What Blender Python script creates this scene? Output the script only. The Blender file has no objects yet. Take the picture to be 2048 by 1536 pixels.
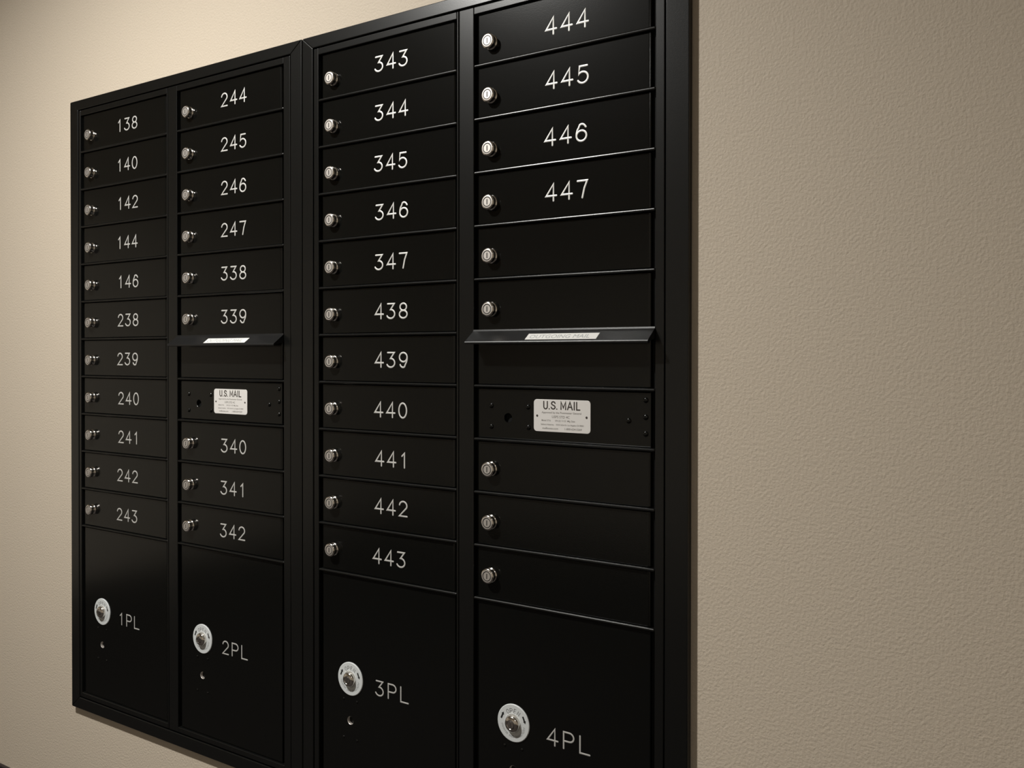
import bpy, bmesh, math, random
from mathutils import Vector, Matrix

# ------------------------------------------------------------------ frame of reference
# inches on the mailbox wall: u to the right, v downwards, z out of the wall towards the room
IN = 0.0254
V_FLOOR = 69.1            # the floor lies 69.1 in below the top of the first door row
Z_WALL = -0.45            # the wall lies 0.45 in behind the front of the mailbox frames
def W(u, v, z=0.0):
    return Vector((u*IN, -(z - Z_WALL)*IN, (V_FLOOR - v)*IN))
def D(du, dv, dz=0.0):
    return Vector((du*IN, -dz*IN, -dv*IN))

sc = bpy.context.scene
COL = sc.collection

# ------------------------------------------------------------------ camera
def rot(yaw, pitch, roll):
    cy, sy, cp, sp, cr, sr = math.cos(yaw), math.sin(yaw), math.cos(pitch), math.sin(pitch), math.cos(roll), math.sin(roll)
    ry = Matrix(((cy, 0, sy), (0, 1, 0), (-sy, 0, cy)))
    rx = Matrix(((1, 0, 0), (0, cp, -sp), (0, sp, cp)))
    rz = Matrix(((cr, -sr, 0), (sr, cr, 0), (0, 0, 1)))
    return ry @ rx @ rz
cam_data = bpy.data.cameras.new('camera')
cam = bpy.data.objects.new('camera', cam_data)
COL.objects.link(cam)
R = rot(-0.58182994, -0.00795438, -0.00084533)
right, down, fwd = R.col[0], R.col[1], R.col[2]
def to_world(c): return Vector((c[0], c[2], -c[1]))
m = Matrix.Identity(4)
for i, c in enumerate((to_world(right), -to_world(down), -to_world(fwd))):
    for j in range(3): m[j][i] = c[j]
m.translation = W(50.50, 22.578, 47.913)
cam.matrix_world = m
cam_data.sensor_fit = 'HORIZONTAL'
cam_data.sensor_width = 36.0
cam_data.lens = 36.0*1789.10/2048.0
cam_data.shift_x = 0.0004
cam_data.shift_y = -0.02104
cam_data.clip_start = 0.02
sc.camera = cam

# ------------------------------------------------------------------ world, light, exposure
world = bpy.data.worlds.new('world')
sc.world = world
world.use_nodes = True
bg = world.node_tree.nodes['Background']
bg.inputs[0].default_value = (1.0, 0.95, 0.88, 1)
bg.inputs[1].default_value = 0.0
sc.view_settings.view_transform = 'Standard'
sc.view_settings.look = 'None'
sc.view_settings.exposure = 0.0
sc.view_settings.gamma = 1.0
sc.view_settings.use_curve_mapping = False
CEIL = 2.62
# recessed ceiling downlight, then an added fill lamp: x, y, watts, beam spread, label
LAMPS = [(-0.33, -1.18, 53.5, math.radians(152), 'round recessed ceiling lamp in front of the mailboxes'),
         (1.9, -2.9, 8.0, math.radians(158), 'added round fill lamp in the ceiling, unseen behind the camera on the right')]  # invented fill light: lifts the room's ambient light and reflections
LAMP_COLOUR = (1.0, 0.985, 0.94)

# ------------------------------------------------------------------ materials
def material(name, colour, rough=0.5, metal=0.0, spec=0.5, bump=0.0, bump_scale=300.0, bump_dist=0.001, vary=0.0, vary_scale=8.0, detail=3.0, coat=0.0):
    mt = bpy.data.materials.new(name)
    mt.use_nodes = True
    nt = mt.node_tree
    b = nt.nodes['Principled BSDF']
    b.inputs['Base Color'].default_value = (*colour, 1)
    b.inputs['Roughness'].default_value = rough
    b.inputs['Metallic'].default_value = metal
    b.inputs['Specular IOR Level'].default_value = spec
    if coat: b.inputs['Coat Weight'].default_value = coat
    tc = nt.nodes.new('ShaderNodeTexCoord')
    geo = nt.nodes.new('ShaderNodeNewGeometry')
    if bump:
        n = nt.nodes.new('ShaderNodeTexNoise')
        n.inputs['Scale'].default_value = bump_scale
        n.inputs['Detail'].default_value = detail
        nt.links.new(geo.outputs['Position'], n.inputs['Vector'])
        bp = nt.nodes.new('ShaderNodeBump')
        bp.inputs['Strength'].default_value = bump
        bp.inputs['Distance'].default_value = bump_dist
        nt.links.new(n.outputs['Fac'], bp.inputs['Height'])
        nt.links.new(bp.outputs['Normal'], b.inputs['Normal'])
    if vary:
        n2 = nt.nodes.new('ShaderNodeTexNoise')
        n2.inputs['Scale'].default_value = vary_scale
        n2.inputs['Detail'].default_value = 4.0
        nt.links.new(geo.outputs['Position'], n2.inputs['Vector'])
        mx = nt.nodes.new('ShaderNodeMixRGB')
        mx.inputs[1].default_value = (*[c*(1 - vary) for c in colour], 1)
        mx.inputs[2].default_value = (*[min(1, c*(1 + vary)) for c in colour], 1)
        nt.links.new(n2.outputs['Fac'], mx.inputs[0])
        nt.links.new(mx.outputs[0], b.inputs['Base Color'])
    return mt

M_WALL = material('wall_paint', (0.62, 0.532, 0.425), 0.62, spec=0.3, bump=1.0, bump_scale=240, bump_dist=0.0010, vary=0.03, vary_scale=120, detail=6)
M_ROOM = material('room_paint', (0.76, 0.69, 0.59), 0.7, spec=0.3, vary=0.02)
M_CEIL = material('ceiling_paint', (0.72, 0.70, 0.66), 0.8, spec=0.2)
M_FLOOR = material('floor_carpet', (0.035, 0.030, 0.028), 0.9, spec=0.2, vary=0.3, vary_scale=90, bump=0.5, bump_scale=400)
M_BASE = material('baseboard_vinyl', (0.018, 0.011, 0.014), 0.45)
M_BLACK = material('black_enamel', (0.0035, 0.0036, 0.0032), 0.17, spec=0.40, bump=0.10, bump_scale=700, bump_dist=0.0004)
M_FRAME = material('black_powder_coat', (0.0045, 0.0046, 0.0043), 0.28, spec=0.5, bump=0.14, bump_scale=800, bump_dist=0.0004)
M_HOOD = material('black_hood_enamel', (0.006, 0.006, 0.0062), 0.36, spec=0.55, bump=0.2, bump_scale=600, bump_dist=0.0004)
M_DARK = material('recess_black', (0.004, 0.004, 0.004), 0.7, spec=0.2)
M_CHROME = material('chrome', (0.80, 0.76, 0.71), 0.16, metal=1.0)
M_NICKEL = material('brushed_nickel', (0.73, 0.685, 0.64), 0.50, metal=0.85)
M_SLOT = material('key_slot_dark', (0.10, 0.09, 0.085), 0.5, metal=0.6)
M_NUM = material('engraved_bare_metal', (0.78, 0.77, 0.74), 0.52, metal=0.55)
M_PLATE = material('white_lock_plate', (0.66, 0.68, 0.68), 0.42)
M_INK = material('black_ink', (0.015, 0.015, 0.015), 0.5)
M_GREYINK = material('grey_ink', (0.17, 0.17, 0.17), 0.5)
M_FAINT = material('faint_grey_ink', (0.36, 0.37, 0.37), 0.5)
M_SILVER = material('silver_label', (0.74, 0.71, 0.68), 0.38, metal=0.0)
M_BROWNINK = material('brown_black_ink', (0.045, 0.035, 0.03), 0.5)
M_FADEINK = material('faded_brown_ink', (0.15, 0.13, 0.115), 0.5)
M_PAPER = material('white_label_strip', (0.74, 0.73, 0.70), 0.45)
M_ALU = material('bare_aluminium', (0.80, 0.74, 0.68), 0.35, metal=0.7)

# ------------------------------------------------------------------ object helpers
def link(name, mesh, parent=None, loc=None, world_loc=None):
    o = bpy.data.objects.new(name, mesh)
    COL.objects.link(o)
    if parent is not None:
        o.parent = parent
        base = WORLD[parent.name]
    else:
        base = Vector((0, 0, 0))
    w = world_loc if world_loc is not None else base
    o.location = w - base
    WORLD[o.name] = Vector(w)
    return o
WORLD = {}

def mesh_of(name, bm, mats, smooth=None):
    me = bpy.data.meshes.new(name)
    bmesh.ops.recalc_face_normals(bm, faces=bm.faces)
    bm.to_mesh(me)
    bm.free()
    for mt in (mats if isinstance(mats, (list, tuple)) else [mats]):
        me.materials.append(mt)
    if smooth is not None:
        for p in me.polygons: p.use_smooth = True
        me.set_sharp_from_angle(angle=math.radians(smooth))
    return me

def box(bm, u0, u1, v0, v1, z0, z1, bevel=0.0, seg=3, mat=0):
    """axis-aligned block in inches, every edge rounded by `bevel`"""
    t = bmesh.new()
    c = [t.verts.new(D(u, v, z)) for z in (z0, z1) for v in (v0, v1) for u in (u0, u1)]
    for f in ((0, 1, 3, 2), (4, 5, 7, 6), (0, 1, 5, 4), (2, 3, 7, 6), (0, 2, 6, 4), (1, 3, 7, 5)):
        t.faces.new([c[i] for i in f])
    bmesh.ops.recalc_face_normals(t, faces=t.faces)
    if bevel:
        bmesh.ops.bevel(t, geom=list(t.edges), offset=bevel*IN, segments=seg, profile=0.5, affect='EDGES')
    absorb(bm, t, mat)

def absorb(bm, t, mat=0):
    mp = {}
    for v in t.verts: mp[v] = bm.verts.new(v.co)
    for f in t.faces:
        try: nf = bm.faces.new([mp[v] for v in f.verts])
        except ValueError: continue
        nf.material_index = mat if mat is not None else f.material_index
        nf.smooth = f.smooth
    t.free()

def prism(bm, pts, z0, z1, bevel=0.0, seg=2, mat=0):
    """closed outline [(u, v)] extruded from z0 to z1, front edges rounded"""
    t = bmesh.new()
    a = [t.verts.new(D(u, v, z0)) for u, v in pts]
    zz = z1 if isinstance(z1, list) else [z1]*len(pts)
    b = [t.verts.new(D(u, v, z)) for (u, v), z in zip(pts, zz)]
    n = len(pts)
    t.faces.new(a); t.faces.new(b)
    for i in range(n): t.faces.new((a[i], a[(i+1) % n], b[(i+1) % n], b[i]))
    bmesh.ops.recalc_face_normals(t, faces=t.faces)
    if bevel:
        bs = set(b)
        es = [e for e in t.edges if e.verts[0] in bs or e.verts[1] in bs]
        bmesh.ops.bevel(t, geom=es, offset=bevel*IN, segments=seg, profile=0.5, affect='EDGES')
    absorb(bm, t, mat)

def lathe(bm, profile, seg=40, mats=None, cu=0.0, cv=0.0):
    """profile [(radius, z)] turned about the axis that points out of the wall"""
    rings = []
    for r, z in profile:
        if r < 1e-6: rings.append([bm.verts.new(D(cu, cv, z))])
        else: rings.append([bm.verts.new(D(cu + r*math.cos(2*math.pi*i/seg), cv + r*math.sin(2*math.pi*i/seg), z)) for i in range(seg)])
    for k in range(len(rings) - 1):
        a, b = rings[k], rings[k+1]
        mi = mats[k] if mats else 0
        for i in range(seg):
            j = (i + 1) % seg
            if len(a) == 1 and len(b) == 1: continue
            if len(a) == 1: f = bm.faces.new((a[0], b[i], b[j]))
            elif len(b) == 1: f = bm.faces.new((a[i], a[j], b[0]))
            else: f = bm.faces.new((a[i], a[j], b[j], b[i]))
            f.material_index = mi

def holed_plate(bm, u0, u1, v0, v1, z0, z1, hole, bevel=0.05, hole_mat=None):
    """rounded plate with one round hole (u, v, r) cut through it"""
    t = bmesh.new()
    hu, hv, hr = hole
    b = bevel
    def inner_rect(off): return u0 + off, u1 - off, v0 + off, v1 - off
    a0, a1, b0, b1 = inner_rect(b)
    ang = {round(2*math.pi*k/32, 5) for k in range(32)}
    for cu in (a0, a1):
        for cv in (b0, b1): ang.add(round(math.atan2(cv - hv, cu - hu) % (2*math.pi), 5))
    ang = sorted(ang)
    edge = []
    for a in ang:
        c, s_ = math.cos(a), math.sin(a)
        k = min([((a1 if c > 0 else a0) - hu)/c if abs(c) > 1e-6 else 1e9, ((b1 if s_ > 0 else b0) - hv)/s_ if abs(s_) > 1e-6 else 1e9])
        edge.append(((hu + c*k - a0)/(a1 - a0), (hv + s_*k - b0)/(b1 - b0)))
    def ring(off, z):
        p0, p1, q0, q1 = inner_rect(off)
        return [t.verts.new(D(p0 + x*(p1 - p0), q0 + y*(q1 - q0), z)) for x, y in edge]
    rr = [ring(0.0, z0), ring(0.0, z1 - b), ring(b*0.3, z1 - b*0.3), ring(b, z1)]
    def circ(r, z): return [t.verts.new(D(hu + r*math.cos(a), hv + r*math.sin(a), z)) for a in ang]
    rr += [circ(hr + 0.02, z1), circ(hr, z1 - 0.02), circ(hr, z0)]
    n = len(ang)
    for k in range(len(rr) - 1):
        for i in range(n):
            f = t.faces.new((rr[k][i], rr[k][(i+1) % n], rr[k+1][(i+1) % n], rr[k+1][i]))
            if k >= 4 and hole_mat is not None: f.material_index = hole_mat
    absorb(bm, t, None)

# ------------------------------------------------------------------ single-stroke lettering (cap height 1, width ~0.62)
def arc(cx, cy, rx, ry, a0, a1, n=12):
    return [(cx + rx*math.cos(math.radians(a0 + (a1-a0)*i/n)), cy - ry*math.sin(math.radians(a0 + (a1-a0)*i/n))) for i in range(n + 1)]
GLYPH = {  # (x right, y down), baseline at 1
    '0': [arc(0.31, 0.5, 0.31, 0.5, 90, 450, 24)],
    '1': [[(0.17, 0.22), (0.37, 0.02), (0.37, 1.0)]],
    '2': [arc(0.31, 0.29, 0.30, 0.29, 170, -28, 12) + [(0.0, 1.0), (0.62, 1.0)]],
    '3': [[(0.03, 0.0), (0.57, 0.0), (0.27, 0.40)] + arc(0.28, 0.70, 0.33, 0.30, 80, -155, 14)],
    '4': [[(0.47, 1.0), (0.47, 0.0), (0.0, 0.70), (0.66, 0.70)]],
    '5': [[(0.57, 0.0), (0.10, 0.0), (0.05, 0.45)] + arc(0.29, 0.67, 0.33, 0.33, 135, -150, 16)],
    '6': [[(0.58, 0.19)] + arc(0.33, 0.30, 0.25, 0.30, 25, 120, 8) + arc(0.43, 0.62, 0.43, 0.56, 135, 185, 6), arc(0.31, 0.69, 0.31, 0.31, 90, 450, 22)],
    '7': [[(0.0, 0.0), (0.60, 0.0), (0.42, 0.45), (0.30, 1.0)]],
    '8': [arc(0.31, 0.24, 0.26, 0.24, 270, 630, 20), arc(0.31, 0.74, 0.31, 0.26, 90, 450, 22)],
    '9': [arc(0.31, 0.31, 0.31, 0.31, 90, 450, 22), arc(0.19, 0.38, 0.43, 0.56, 5, -45, 6) + arc(0.29, 0.70, 0.25, 0.30, -60, -155, 8)],
    'P': [[(0.0, 1.0), (0.0, 0.0), (0.32, 0.0)] + arc(0.36, 0.27, 0.28, 0.27, 90, -90, 12) + [(0.0, 0.54)]],
    'L': [[(0.0, 0.0), (0.0, 1.0), (0.60, 1.0)]],
    'O': [arc(0.33, 0.5, 0.33, 0.5, 90, 450, 20)],
    'E': [[(0.52, 0.0), (0.0, 0.0), (0.0, 1.0), (0.52, 1.0)], [(0.0, 0.48), (0.42, 0.48)]],
    'N': [[(0.0, 1.0), (0.0, 0.0), (0.56, 1.0), (0.56, 0.0)]],
}
def ribbon(bm, pts, w, z0, z1, mat=0):
    """round-ended stroke of width w along pts, raised from z0 to z1"""
    p = [Vector(q) for q in pts]
    q = [p[0]]
    for a in p[1:]:
        if (a - q[-1]).length > 1e-5: q.append(a)
    p = q
    closed = (p[0] - p[-1]).length < 1e-4
    if closed: p = p[:-1]
    n = len(p)
    h = w/2
    def nrm(a, b):
        d = (b - a).normalized()
        return Vector((-d.y, d.x))
    L, Rr = [], []
    for i in range(n):
        if closed or 0 < i < n - 1:
            n1, n2 = nrm(p[i-1], p[i]), nrm(p[i], p[(i+1) % n])
            mvec = (n1 + n2)
            mvec = mvec.normalized() if mvec.length > 1e-6 else n1
            k = h/max(0.45, mvec.dot(n1))
        else:
            mvec = nrm(p[0], p[1]) if i == 0 else nrm(p[-2], p[-1])
            k = h
        L.append(p[i] + mvec*k); Rr.append(p[i] - mvec*k)
    t = bmesh.new()
    def V(c, z): return t.verts.new(D(c.x, c.y, z))
    zr = z1 + 0.10*w                                   # the stroke swells slightly along its middle
    lt = [(V(a, z1), V(b, z1), V(a, z0), V(b, z0), V(c, zr)) for a, b, c in zip(L, Rr, p)]
    segs = range(n if closed else n - 1)
    for i in segs:
        a, b = lt[i], lt[(i+1) % n]
        t.faces.new((a[0], b[0], b[4], a[4])); t.faces.new((a[4], b[4], b[1], a[1]))
        t.faces.new((a[0], a[2], b[2], b[0]))
        t.faces.new((a[1], b[1], b[3], a[3]))
    if not closed:
        for i, sgn in ((0, -1), (n-1, 1)):
            d = (p[1] - p[0]).normalized() if i == 0 else (p[-1] - p[-2]).normalized()
            d = d*sgn
            nn = Vector((-d.y, d.x))
            cap = [p[i] + nn*h*math.cos(a) + d*h*math.sin(a) for a in [math.pi*k/8 for k in range(9)]]
            top = [V(c, z1) for c in cap]; bot = [V(c, z0) for c in cap]
            mid = V(p[i], zr)
            for k in range(8):
                t.faces.new((top[k], top[k+1], mid))
                t.faces.new((top[k], bot[k], bot[k+1], top[k+1]))
    absorb(bm, t, mat)

def number_mesh(text, height=1.03, stroke=0.115, pitch=1.12, width=1.12):
    bm = bmesh.new()
    total = pitch*(len(text) - 1) + 0.62*width
    for i, ch in enumerate(text):
        x0 = -total/2 + i*pitch
        for k, st in enumerate(GLYPH[ch]):
            ribbon(bm, [(x0 + x*width, (y - 0.5)*height) for x, y in st], stroke, -0.02, 0.006 + 0.003*k)
    return mesh_of('number_' + text, bm, M_NUM)

def text_into(bm, text, cu, cv, size, z, mat, bold=0.0, squeeze=1.0, thick=0.006):
    """built-in font lettering laid flat on the wall plane, centred at (cu, cv); size = height of a capital in inches"""
    cd = bpy.data.curves.new('lettering', 'FONT')
    cd.body = text
    cd.size = 1.0
    cd.align_x = 'CENTER'
    cd.offset = bold
    cd.resolution_u = 3
    o = bpy.data.objects.new('lettering', cd)
    COL.objects.link(o)
    dg = bpy.context.evaluated_depsgraph_get()
    me = bpy.data.meshes.new_from_object(o.evaluated_get(dg))
    bpy.data.objects.remove(o)
    s = size/0.70
    vs = [bm.verts.new(D(cu + v.co.x*s*squeeze, cv - (v.co.y - 0.35)*s, z)) for v in me.vertices]
    for p in me.polygons:
        try:
            f = bm.faces.new([vs[i] for i in p.vertices]); f.material_index = mat
        except ValueError: pass
    bpy.data.meshes.remove(me)
    bpy.data.curves.remove(cd)

# ------------------------------------------------------------------ the setting
def structure(name, u0, u1, v0, v1, z0, z1, mt, bevel=0.0):
    bm = bmesh.new()
    cu, cv, cz = (u0+u1)/2, (v0+v1)/2, (z0+z1)/2
    box(bm, u0-cu, u1-cu, v0-cv, v1-cv, z0-cz, z1-cz, bevel)
    o = link(name, mesh_of(name, bm, mt), world_loc=W(cu, cv, cz))
    o['kind'] = 'structure'
    return o
UL, UR = -110.0, 112.0
V_CEIL = V_FLOOR - CEIL/IN
ZF = 150.0                                     # the wall behind the camera
structure('wall_back', UL, UR, V_CEIL, V_FLOOR, Z_WALL - 4, Z_WALL, M_WALL)
structure('wall_left', UL - 4, UL, V_CEIL, V_FLOOR, Z_WALL - 4, ZF, M_ROOM)
structure('wall_right', UR, UR + 4, V_CEIL, V_FLOOR, Z_WALL - 4, ZF, M_ROOM)
structure('wall_front', UL - 4, UR + 4, V_CEIL, V_FLOOR, ZF, ZF + 4, M_ROOM)
structure('floor', UL - 4, UR + 4, V_FLOOR, V_FLOOR + 4, Z_WALL - 4, ZF + 4, M_FLOOR)
structure('ceiling', UL - 4, UR + 4, V_CEIL - 4, V_CEIL, Z_WALL - 4, ZF + 4, M_CEIL)
structure('baseboard_left', UL, UL + 0.4, 65.05, V_FLOOR, Z_WALL + 0.4, ZF, M_BASE, 0.12)
structure('baseboard_back', UL, UR, 65.05, V_FLOOR, Z_WALL, Z_WALL + 0.4, M_BASE, 0.12)

# ------------------------------------------------------------------ ceiling lamp, and the added fill lamp built like it
def emission(name, colour, strength):
    mt = bpy.data.materials.new(name)
    mt.use_nodes = True
    nt = mt.node_tree
    nt.nodes.remove(nt.nodes['Principled BSDF'])
    e = nt.nodes.new('ShaderNodeEmission')
    e.inputs[0].default_value = (*colour, 1)
    e.inputs[1].default_value = strength
    nt.links.new(e.outputs[0], nt.nodes['Material Output'].inputs[0])
    return mt
M_RING = material('lamp_trim_white', (0.75, 0.74, 0.71), 0.5)
def ceiling_lamp(x, y, watts, spread, label):
    root = bpy.data.objects.new('ceiling_light', None)
    COL.objects.link(root)
    root.location = (x, y, CEIL)
    WORLD[root.name] = Vector((x, y, CEIL))
    root['label'] = label; root['category'] = 'ceiling light'; root['group'] = 'recessed ceiling lamps'
    def turned(profile, mt, name):
        bm = bmesh.new()
        seg = 40
        rings = [[bm.verts.new((r*math.cos(2*math.pi*i/seg), r*math.sin(2*math.pi*i/seg), z)) for i in range(seg)] for r, z in profile]
        for a, b in zip(rings, rings[1:]):
            for i in range(seg): bm.faces.new((a[i], a[(i+1) % seg], b[(i+1) % seg], b[i]))
        if name == 'diffuser': bm.faces.new(rings[-1])
        return link(name, mesh_of(name, bm, mt, 40), root, world_loc=Vector((x, y, CEIL)))
    turned([(0.085, 0.0), (0.085, -0.006), (0.080, -0.009), (0.066, -0.006), (0.062, 0.0)], M_RING, 'trim_ring')
    turned([(0.064, -0.0005), (0.060, -0.002)], emission('lamp_diffuser_glow', LAMP_COLOUR, watts/42.0*60.0), 'diffuser')
    ld = bpy.data.lights.new('lamp', 'AREA')
    ld.shape = 'DISK'; ld.size = 0.11; ld.energy = watts; ld.spread = spread; ld.color = LAMP_COLOUR
    lo = bpy.data.objects.new('lamp', ld)
    COL.objects.link(lo)
    lo.parent = root
    lo.location = (0, 0, -0.012)
for args in LAMPS: ceiling_lamp(*args)

# ------------------------------------------------------------------ shared mailbox meshes
Z_DOOR = -0.18            # door faces sit a little behind the frame
ROW = 3.5
DOOR_W0, DOOR_W1 = 0.26, 12.64       # door edges, measured from the left edge of its opening
RAIL_H = 0.19

def lock_mesh():
    bm = bmesh.new()
    lathe(bm, [(0.49, -0.05), (0.49, 0.015), (0.475, 0.045), (0.45, 0.065), (0.43, 0.075), (0.42, 0.09), (0.42, 0.31), (0.46, 0.33), (0.49, 0.35), (0.49, 0.42), (0.46, 0.46), (0.40, 0.485), (0.335, 0.485), (0.32, 0.455), (0.285, 0.455), (0.27, 0.48), (0.0, 0.48)],
          44, [0, 0, 0, 0, 0, 0, 0, 0, 0, 0, 0, 1, 2, 2, 2, 1])
    box(bm, -0.04, 0.04, -0.17, 0.17, 0.47, 0.484, 0, mat=2)
    return mesh_of('lock', bm, [M_CHROME, M_NICKEL, M_SLOT], 35)
LOCK = lock_mesh()

def dome_lock_mesh():
    bm = bmesh.new()
    lathe(bm, [(0.53, 0.0), (0.53, 0.18), (0.51, 0.25), (0.44, 0.31), (0.30, 0.35), (0.28, 0.33), (0.25, 0.33), (0.23, 0.36), (0.0, 0.38)], 44, [0, 0, 0, 0, 0, 2, 2, 0])
    box(bm, -0.035, 0.035, -0.15, 0.15, 0.35, 0.384, 0, mat=2)
    return mesh_of('dome_lock', bm, [M_CHROME, M_NICKEL, M_SLOT], 35)
DOME = dome_lock_mesh()

def disc_mesh():
    bm = bmesh.new()
    lathe(bm, [(1.22, 0.0), (1.22, 0.05), (1.18, 0.08), (0.66, 0.08), (0.64, 0.095), (0.60, 0.095), (0.58, 0.06), (0.0, 0.06)], 56)
    zt = 0.083
    # OPEN along the upper rim
    for ch, a in zip('OPEN', (121, 101, 80, 59)):
        ar = math.radians(a)
        cu, cv = 0.80*math.cos(ar), -0.80*math.sin(ar)
        t = math.radians(90 - a)
        for st in GLYPH[ch]:
            pts = []
            for x, y in st:
                lx, ly = (x - 0.3)*0.27, (y - 0.5)*0.27
                pts.append((cu + lx*math.cos(t) - ly*math.sin(t), cv + lx*math.sin(t) + ly*math.cos(t)))
            ribbon(bm, pts, 0.04, 0.07, zt, 1)
    # clockwise arrows at both sides
    for a in (156, 24):
        ar = math.radians(a)
        cu, cv = 0.91*math.cos(ar), -0.91*math.sin(ar)
        du, dv = math.sin(ar), math.cos(ar)          # clockwise tangent, v downwards
        nu, nv = math.cos(ar), -math.sin(ar)
        def q(l, s): return (cu + du*l + nu*s, cv + dv*l + nv*s)
        prism(bm, [q(-0.24, -0.06), q(0.07, -0.06), q(0.07, -0.115), q(0.25, 0.0), q(0.07, 0.115), q(0.07, 0.06), q(-0.24, 0.06)], 0.07, zt, mat=2)
    # the worn, unreadable lettering round the lower rim
    rng = random.Random(4)
    a = 192.0
    while a < 352:
        if rng.random() < 0.84:
            ar = math.radians(a)
            hh = rng.choice((0.10, 0.12, 0.13))
            ribbon(bm, [((0.86-hh/2)*math.cos(ar), -(0.86-hh/2)*math.sin(ar)), ((0.86+hh/2)*math.cos(ar), -(0.86+hh/2)*math.sin(ar))], 0.045, 0.07, zt, 3)
            if rng.random() < 0.6:
                a2 = math.radians(a + 4)
                rr = 0.86 + rng.choice((-hh/2, 0, hh/2))
                ribbon(bm, [(rr*math.cos(ar), -rr*math.sin(ar)), (rr*math.cos(a2), -rr*math.sin(a2))], 0.035, 0.07, zt, 3)
        a += 6.6
    return mesh_of('lock_plate', bm, [M_PLATE, M_GREYINK, M_INK, M_FAINT], 35)
DISC = disc_mesh()

def screw_mesh(r):
    bm = bmesh.new()
    lathe(bm, [(r, -0.02), (r, 0.02), (r*0.85, r*0.35), (r*0.5, r*0.55), (0, r*0.62)], 20)
    return mesh_of('rivet', bm, M_BLACK, 60)
RIVET, STUD = screw_mesh(0.17), screw_mesh(0.10)

def rounded_door(bm, v0, v1):
    """pan-shaped door: its right-hand edge turns back in a wide curve"""
    t = bmesh.new()
    c = [t.verts.new(D(u, v, z)) for z in (-0.22, 0.0) for v in (v0, v1) for u in (DOOR_W0, DOOR_W1)]
    for f in ((0, 1, 3, 2), (4, 5, 7, 6), (0, 1, 5, 4), (2, 3, 7, 6), (0, 2, 6, 4), (1, 3, 7, 5)): t.faces.new([c[i] for i in f])
    bmesh.ops.recalc_face_normals(t, faces=t.faces)
    e = [e for e in t.edges if set(e.verts) == {c[5], c[7]}]
    bmesh.ops.bevel(t, geom=e, offset=0.20*IN, segments=6, profile=0.5, affect='EDGES')
    es = [e for e in t.edges if len(e.link_faces) == 2 and e.calc_face_angle() > math.radians(50)]
    bmesh.ops.bevel(t, geom=es, offset=0.045*IN, segments=3, profile=0.5, affect='EDGES')
    absorb(bm, t, 0)

def door_mesh():
    bm = bmesh.new()
    rounded_door(bm, RAIL_H + 0.03, ROW - 0.03)
    return mesh_of('mailbox_door', bm, M_BLACK)
DOOR = door_mesh()
PARCEL_TOP, PARCEL_BOT = 38.5, 54.3
HOLE_DU, HOLE_DV = 3.05, 49.33 - PARCEL_TOP
def parcel_mesh():
    bm = bmesh.new()
    holed_plate(bm, DOOR_W0, DOOR_W1, RAIL_H + 0.03, PARCEL_BOT - PARCEL_TOP - 0.03, -0.22, 0.0, (HOLE_DU, HOLE_DV, 0.28), 0.06, 1)
    return mesh_of('parcel_door', bm, [M_BLACK, M_ALU])
PARCEL = parcel_mesh()
def lock_panel_mesh():
    bm = bmesh.new()
    holed_plate(bm, DOOR_W0, DOOR_W1, RAIL_H + 0.03, ROW - 0.03, -0.22, 0.0, (2.62, 2.12, 0.30), 0.06)
    return mesh_of('lock_panel', bm, M_BLACK)
PANEL = lock_panel_mesh()

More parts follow.
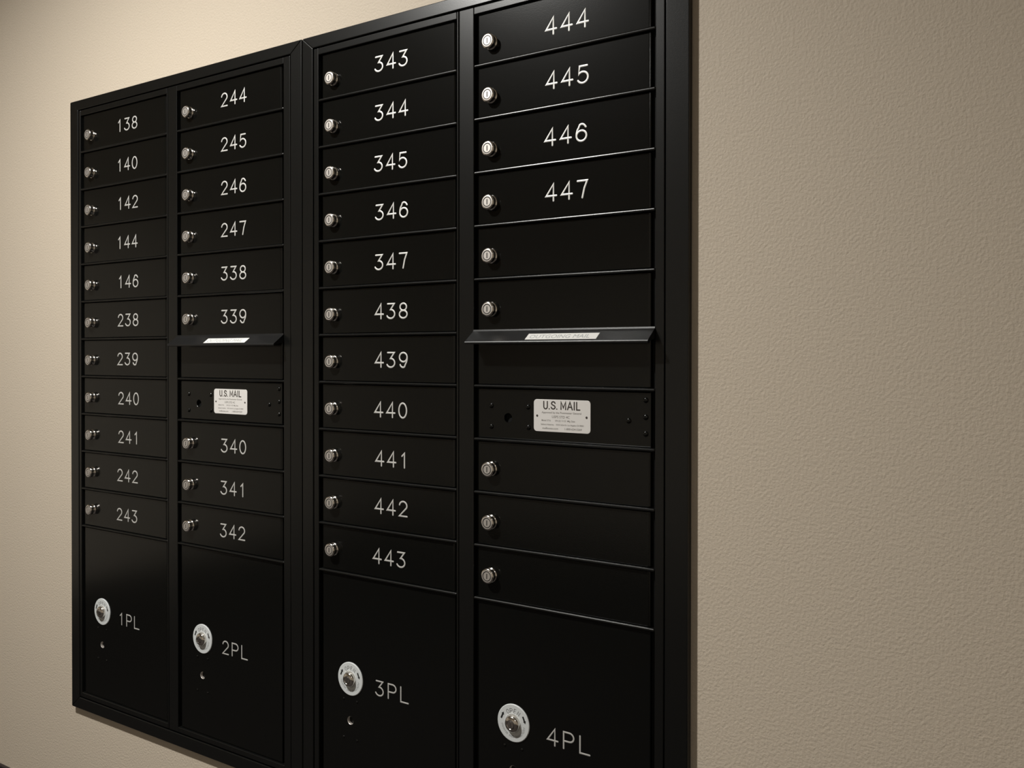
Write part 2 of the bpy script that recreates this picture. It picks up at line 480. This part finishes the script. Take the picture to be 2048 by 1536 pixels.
def name_plate_mesh():
    bm = bmesh.new()
    w, h, r = 4.06/2, 2.02/2, 0.22
    pts = []
    for cu, cv, a0 in ((w-r, -h+r, -90), (w-r, h-r, 0), (-w+r, h-r, 90), (-w+r, -h+r, 180)):
        for k in range(6):
            a = math.radians(a0 + 18*k)
            pts.append((cu + r*math.cos(a), cv + r*math.sin(a)))
    prism(bm, pts, -0.02, 0.03, 0.012, 2, 0)
    z = 0.0335
    # U.S. MAIL in heavy capitals: strokes in inches from the left edge of the plate and from the top of the capitals
    H = 0.46
    caps = [[(0.74, 0.0), (0.74, 0.30)] + [(0.87 - 0.13*math.cos(math.radians(a)), 0.32 + 0.14*math.sin(math.radians(a))) for a in range(15, 166, 15)] + [(1.00, 0.30), (1.00, 0.0)],
            [(1.13, H - 0.005), (1.14, H - 0.005)],
            [(1.56, 0.10), (1.52, 0.03), (1.43, 0.0), (1.34, 0.03), (1.30, 0.11), (1.34, 0.18), (1.43, 0.22), (1.52, 0.26), (1.57, 0.34), (1.53, 0.42), (1.43, H), (1.33, 0.43), (1.28, 0.35)],
            [(1.68, H - 0.005), (1.69, H - 0.005)],
            [(1.99, H), (1.99, 0.0), (2.155, 0.36), (2.32, 0.0), (2.32, H)],
            [(2.46, H), (2.625, 0.0), (2.79, H)], [(2.53, 0.31), (2.72, 0.31)],
            [(2.93, 0.0), (2.93, H)],
            [(3.10, 0.0), (3.10, H), (3.32, H)]]
    for k, st in enumerate(caps): ribbon(bm, [(u - 2.03, v - 0.88) for u, v in st], 0.082, 0.02, z + 0.0008*(k % 2), 1)
    text_into(bm, 'Approved by the Postmaster General', -0.02, -0.20, 0.115, z, 2, 0.006, 1.14)
    text_into(bm, 'USPS STD 4C', -0.06, 0.06, 0.155, z, 2, 0.0, 1.02)
    text_into(bm, 'Model 3716        S/N (2) 11123  Mfg. Date', -0.25, 0.30, 0.105, z, 2, 0.004, 0.93)
    text_into(bm, 'Salsbury Industries    1010 E 62nd St. Los Angeles CA 90001', 0.04, 0.55, 0.10, z, 2, 0.004, 0.88)
    text_into(bm, 'mailboxes.com        1-800-624-5269', 0.02, 0.79, 0.125, z, 2, 0.004, 1.08)
    for u in (-1.78, 1.76): lathe(bm, [(0.075, 0.03), (0.06, 0.05), (0.0, 0.055)], 16, [1, 1], u, 0.03)
    return mesh_of('name_plate', bm, [M_SILVER, M_BROWNINK, M_FADEINK, M_FAINT])
NAMEPLATE = name_plate_mesh()

HOOD_OUT, HOOD_DROP = 1.02, 0.74      # how far the hood stands out, how far its front edge drops
def hood_mesh(width):
    """folded sheet-metal hood: a back flange, a sloping top, a turned-down front lip and bent side gussets"""
    bm = bmesh.new()
    prof = [(-0.10, 0.02), (0.0, 0.05), (HOOD_DROP*0.16, 0.20), (HOOD_DROP*0.92, HOOD_OUT*0.965), (HOOD_DROP, HOOD_OUT), (HOOD_DROP + 0.07, HOOD_OUT - 0.01)]
    t = 0.05
    def sheet(u0, u1):
        rows_ = []
        for off in (0.0, t):
            rows_.append([[bm.verts.new(D(u, v + off, max(-0.2, z - off*0.5))) for v, z in prof] for u in (u0, u1)])
        n = len(prof)
        for s in rows_:
            for i in range(n - 1): bm.faces.new((s[0][i], s[1][i], s[1][i+1], s[0][i+1]))
        a, b = rows_
        for k in (0, 1):
            for i in range(n - 1): bm.faces.new((a[k][i], a[k][i+1], b[k][i+1], b[k][i]))
        for i in (0, n - 1): bm.faces.new((a[0][i], a[1][i], b[1][i], b[0][i]))
    sheet(0.0, width)
    for u in (0.0, width - 0.06):
        t2 = bmesh.new()
        pr = [(0.02, -0.18), (0.02, 0.06), (HOOD_DROP - 0.01, HOOD_OUT - 0.02), (HOOD_DROP + 0.05, HOOD_OUT - 0.03), (0.55, -0.18)]
        a = [t2.verts.new(D(u, v, z)) for v, z in pr]; b = [t2.verts.new(D(u + 0.06, v, z)) for v, z in pr]
        t2.faces.new(a); t2.faces.new(b)
        for i in range(len(pr)): t2.faces.new((a[i], a[(i+1) % len(pr)], b[(i+1) % len(pr)], b[i]))
        absorb(bm, t2, 0)
    return mesh_of('hood', bm, M_HOOD)
def slip_mesh():
    """paper strip lying on the slope of the hood, printed in faint grey"""
    bm = bmesh.new()
    p0 = Vector((HOOD_DROP*0.16, 0.20)); p1 = Vector((HOOD_DROP*0.92, HOOD_OUT*0.965))
    d = (p1 - p0); nrm = Vector((-d.y, d.x)).normalized()     # away from the hood: up and out
    def S(u, k, lift=0.0):
        q = p0 + d*k + nrm*lift
        return D(u, q.x, q.y)
    def quad(u0, u1, k0, k1, l0, l1, mat):
        a = [bm.verts.new(S(u, k, l)) for l in (l0, l1) for u, k in ((u0, k0), (u1, k0), (u1, k1), (u0, k1))]
        for f in ((0, 1, 2, 3), (4, 5, 6, 7), (0, 1, 5, 4), (1, 2, 6, 5), (2, 3, 7, 6), (3, 0, 4, 7)):
            bm.faces.new([a[i] for i in f]).material_index = mat
    quad(-2.5, 2.5, 0.20, 0.86, -0.004, 0.012, 0)
    cd = bpy.data.curves.new('lettering', 'FONT'); cd.body = 'OUTGOING MAIL'; cd.size = 1.0; cd.align_x = 'CENTER'; cd.resolution_u = 3
    o = bpy.data.objects.new('lettering', cd); COL.objects.link(o)
    me = bpy.data.meshes.new_from_object(o.evaluated_get(bpy.context.evaluated_depsgraph_get()))
    bpy.data.objects.remove(o)
    vs = [bm.verts.new(S(v.co.x*0.54 - 0.15, 0.53 - (v.co.y - 0.35)*0.55, 0.015)) for v in me.vertices]
    for p in me.polygons:
        try: bm.faces.new([vs[i] for i in p.vertices]).material_index = 1
        except ValueError: pass
    bpy.data.meshes.remove(me); bpy.data.curves.remove(cd)
    return mesh_of('label_strip', bm, [M_PAPER, M_FAINT])
SLIP = slip_mesh()

# ------------------------------------------------------------------ a mailbox unit
V_TOP, V_BOT = -1.30, 55.95
IN_TOP, IN_BOT = -0.30, 54.74         # the inner frame
def mitred_bar(pts, outer, name, parent, z1, z0=Z_WALL, bevel=0.06):
    bm = bmesh.new()
    cu = sum(p[0] for p in pts)/4; cv = sum(p[1] for p in pts)/4
    prism(bm, [(u - cu, v - cv) for u, v in pts], z0, [z1 - (0.03 if i in outer else 0.0) for i in range(4)], bevel, 3)
    return link(name, mesh_of(name, bm, M_FRAME), parent, world_loc=W(cu, cv, 0))

def block(name, u0, u1, v0, v1, z0, z1, parent, bevel=0.05, mt=None):
    bm = bmesh.new()
    cu, cv = (u0+u1)/2, (v0+v1)/2
    box(bm, u0-cu, u1-cu, v0-cv, v1-cv, z0, z1, bevel, 3)
    return link(name, mesh_of(name, bm, mt or M_FRAME), parent, world_loc=W(cu, cv, 0))

def put(name, mesh, parent, u, v, z):
    return link(name, mesh, parent, world_loc=W(u, v, z))

# where each number stands on its door: (u, v) of its middle
NUMS = {'138': (-22.35, 1.91), '140': (-22.36, 5.48), '142': (-22.3, 8.93), '144': (-22.39, 12.45), '146': (-22.26, 15.99), '238': (-22.27, 19.44), '239': (-22.36, 22.94), '240': (-22.23, 26.48), '241': (-22.24, 29.97), '242': (-22.41, 33.44), '243': (-22.5, 37.0),
        '244': (-8.01, 1.8), '245': (-8.02, 5.42), '246': (-8.02, 8.96), '247': (-8.03, 12.39), '338': (-8.04, 15.94), '339': (-8.05, 19.46), '340': (-8.08, 29.98), '341': (-8.15, 33.43), '342': (-8.21, 36.93),
        '343': (8.68, 1.86), '344': (8.68, 5.34), '345': (8.63, 8.95), '346': (8.72, 12.41), '347': (8.68, 15.96), '438': (8.68, 19.46), '439': (8.68, 22.91), '440': (8.63, 26.45), '441': (8.72, 29.94), '442': (8.67, 33.34), '443': (8.48, 36.94),
        '444': (22.9, 2.04), '445': (22.94, 5.43), '446': (22.84, 8.96), '447': (22.92, 12.42),
        '1PL': (-22.24, 46.47), '2PL': (-7.93, 46.49), '3PL': (8.76, 46.41), '4PL': (23.11, 46.49)}

LOCK_DU = {-29.36: 1.55, -15.04: 1.50, 1.72: 1.36, 15.98: 1.28}     # lock distance from the left edge of each column
def mailbox_door(root, col, row, text, dv=0.0):
    v0 = row*ROW + dv
    d = put('mailbox_door', DOOR, root, col, v0, Z_DOOR)
    put('lock', LOCK, d, col + LOCK_DU[col], v0 + 2.20 - 0.025*row, Z_DOOR)
    if text:
        d['label'] = 'door numbered ' + text
        put('number', number_mesh(text), d, NUMS[text][0], NUMS[text][1], Z_DOOR)
    else:
        d['label'] = 'blank door without a number'

def parcel_door(root, col, text, dv=0.0):
    v0 = PARCEL_TOP + dv
    d = put('parcel_door', PARCEL, root, col, v0, Z_DOOR)
    d['label'] = 'tall parcel door marked ' + text
    pl = put('lock_plate', DISC, d, col + 3.08, 46.26 + dv, Z_DOOR)
    pl['label'] = 'round white plate reading OPEN with two black arrows'
    lk = put('lock', DOME, d, col + 3.08, 46.26 + dv, Z_DOOR + 0.04)
    lk['label'] = 'domed chrome lock'
    for du in (-0.66, 0.66):
        for vv in (47.85, 50.67): put('stud', STUD, d, col + HOLE_DU + du, vv + dv, Z_DOOR)
    put('number', number_mesh(text, pitch=1.16, stroke=0.105), d, NUMS[text][0], NUMS[text][1], Z_DOOR)

def outgoing_slot(root, col, width, dv=0.0):
    v0 = 6*ROW + dv
    p = put('mail_slot_door', DOOR, root, col, v0, Z_DOOR)
    p['label'] = 'blank mail slot door under a sloping hood'
    h = put('hood', hood_mesh(width), root, col, v0, 0.0)
    h['label'] = 'sloping black hood over the mail slot'
    s = put('label_strip', SLIP, h, col + 7.05, v0, 0.0)
    s['label'] = 'white paper strip with faint lettering'

def lock_panel(root, col, dv=0.0):
    v0 = 7*ROW + dv
    p = put('lock_panel', PANEL, root, col, v0, Z_DOOR)
    p['label'] = 'black panel with rivets and a U.S. MAIL plate'
    n = put('name_plate', NAMEPLATE, p, col + 6.62, v0 + 1.85, Z_DOOR)
    n['label'] = 'light grey plate reading U.S. MAIL'
    for du, vv in ((1.32, 1.36), (4.15, 1.36), (1.32, 2.72), (4.18, 2.66), (12.30, 0.70), (12.30, 1.70), (11.2, 1.95), (12.30, 2.68)):
        put('rivet', RIVET, p, col + du, v0 + vv, Z_DOOR)

def mailbox_unit(u0, u1, colA, colB, tl, tr, label):
    """u0..u1 outer width; colA/colB = (left, right) of the two door openings; tl, tr = widths of the side trims"""
    root = bpy.data.objects.new('mailbox_unit', None)
    COL.objects.link(root)
    uc = (u0 + u1)/2
    root.location = W(uc, V_BOT, Z_WALL)
    WORLD[root.name] = W(uc, V_BOT, Z_WALL)
    root['label'] = label; root['category'] = 'mailboxes'; root['group'] = 'wall mounted mailbox units'
    zt = 0.04
    il, ir, it, ib = u0 + tl, u1 - tr, -0.39, 54.84
    g = 0.006
    mitred_bar([(u0 + g, V_TOP), (u1 - g, V_TOP), (ir - g, it), (il + g, it)], (0, 1), 'trim_bar', root, zt)
    mitred_bar([(u0 + g, V_BOT), (u1 - g, V_BOT), (ir - g, ib), (il + g, ib)], (0, 1), 'trim_bar', root, zt)
    mitred_bar([(u0, V_TOP + g), (il, it + g), (il, ib - g), (u0, V_BOT - g)], (0, 3), 'trim_bar', root, zt)
    mitred_bar([(u1, V_TOP + g), (ir, it + g), (ir, ib - g), (u1, V_BOT - g)], (0, 3), 'trim_bar', root, zt)
    block('back_panel', il - 0.2, ir + 0.2, it - 0.2, ib + 0.2, Z_WALL, Z_WALL + 0.03, root, 0.0, M_DARK)
    mid = (colA[1] + colB[0])/2 - 0.52
    # each column of doors has a frame of its own
    return root, (il + 0.08, mid - 0.03), (mid + 0.03, ir - 0.08)

def column(root, col, outer, spec, dv=0.0):
    """spec: list of 11 entries, one per row"""
    c0, c1 = col
    o0, o1 = outer
    zb = Z_WALL + 0.02
    fr = link('column_frame', None, root, world_loc=W((c0+c1)/2, 27.0, 0))
    block('stile', o0, c0, IN_TOP, IN_BOT, zb, 0.0, fr)
    block('stile', c1, o1, IN_TOP, IN_BOT, zb, 0.0, fr)
    block('divider_rail', c0, c1, IN_TOP, RAIL_H, zb, 0.0, fr)
    block('divider_rail', c0, c1, PARCEL_BOT, IN_BOT, zb, 0.0, fr)
    for k in range(1, 12):
        if k == 6 and spec[6] == 'slot': continue
        block('divider_rail', c0, c1, k*ROW + dv, k*ROW + RAIL_H + dv, zb, 0.015, fr, 0.088)
    for r, s in enumerate(spec[:11]):
        if s == 'slot': outgoing_slot(root, c0, c1 - c0, dv)
        elif s == 'panel': lock_panel(root, c0, dv)
        else: mailbox_door(root, c0, r, s, dv)
    parcel_door(root, c0, spec[11], dv)

rootL, oA, oB = mailbox_unit(-31.04, -0.04, (-29.36, -16.46), (-15.04, -2.02), 1.30, 1.18, 'left-hand black wall mailbox unit with doors numbered 138 to 342')
column(rootL, (-29.36, -16.46), oA, ['138', '140', '142', '144', '146', '238', '239', '240', '241', '242', '243', '1PL'])
column(rootL, (-15.04, -2.02), oB, ['244', '245', '246', '247', '338', '339', 'slot', 'panel', '340', '341', '342', '2PL'])
rootR, oA, oB = mailbox_unit(0.04, 31.0, (1.72, 14.58), (15.98, 28.94), 1.12, 1.42, 'right-hand black wall mailbox unit with doors numbered 343 to 447 and blank doors')
column(rootR, (1.72, 14.58), oA, ['343', '344', '345', '346', '347', '438', '439', '440', '441', '442', '443', '3PL'])
column(rootR, (15.98, 28.94), oB, ['444', '445', '446', '447', '', '', 'slot', 'panel', '', '', '', '4PL'])
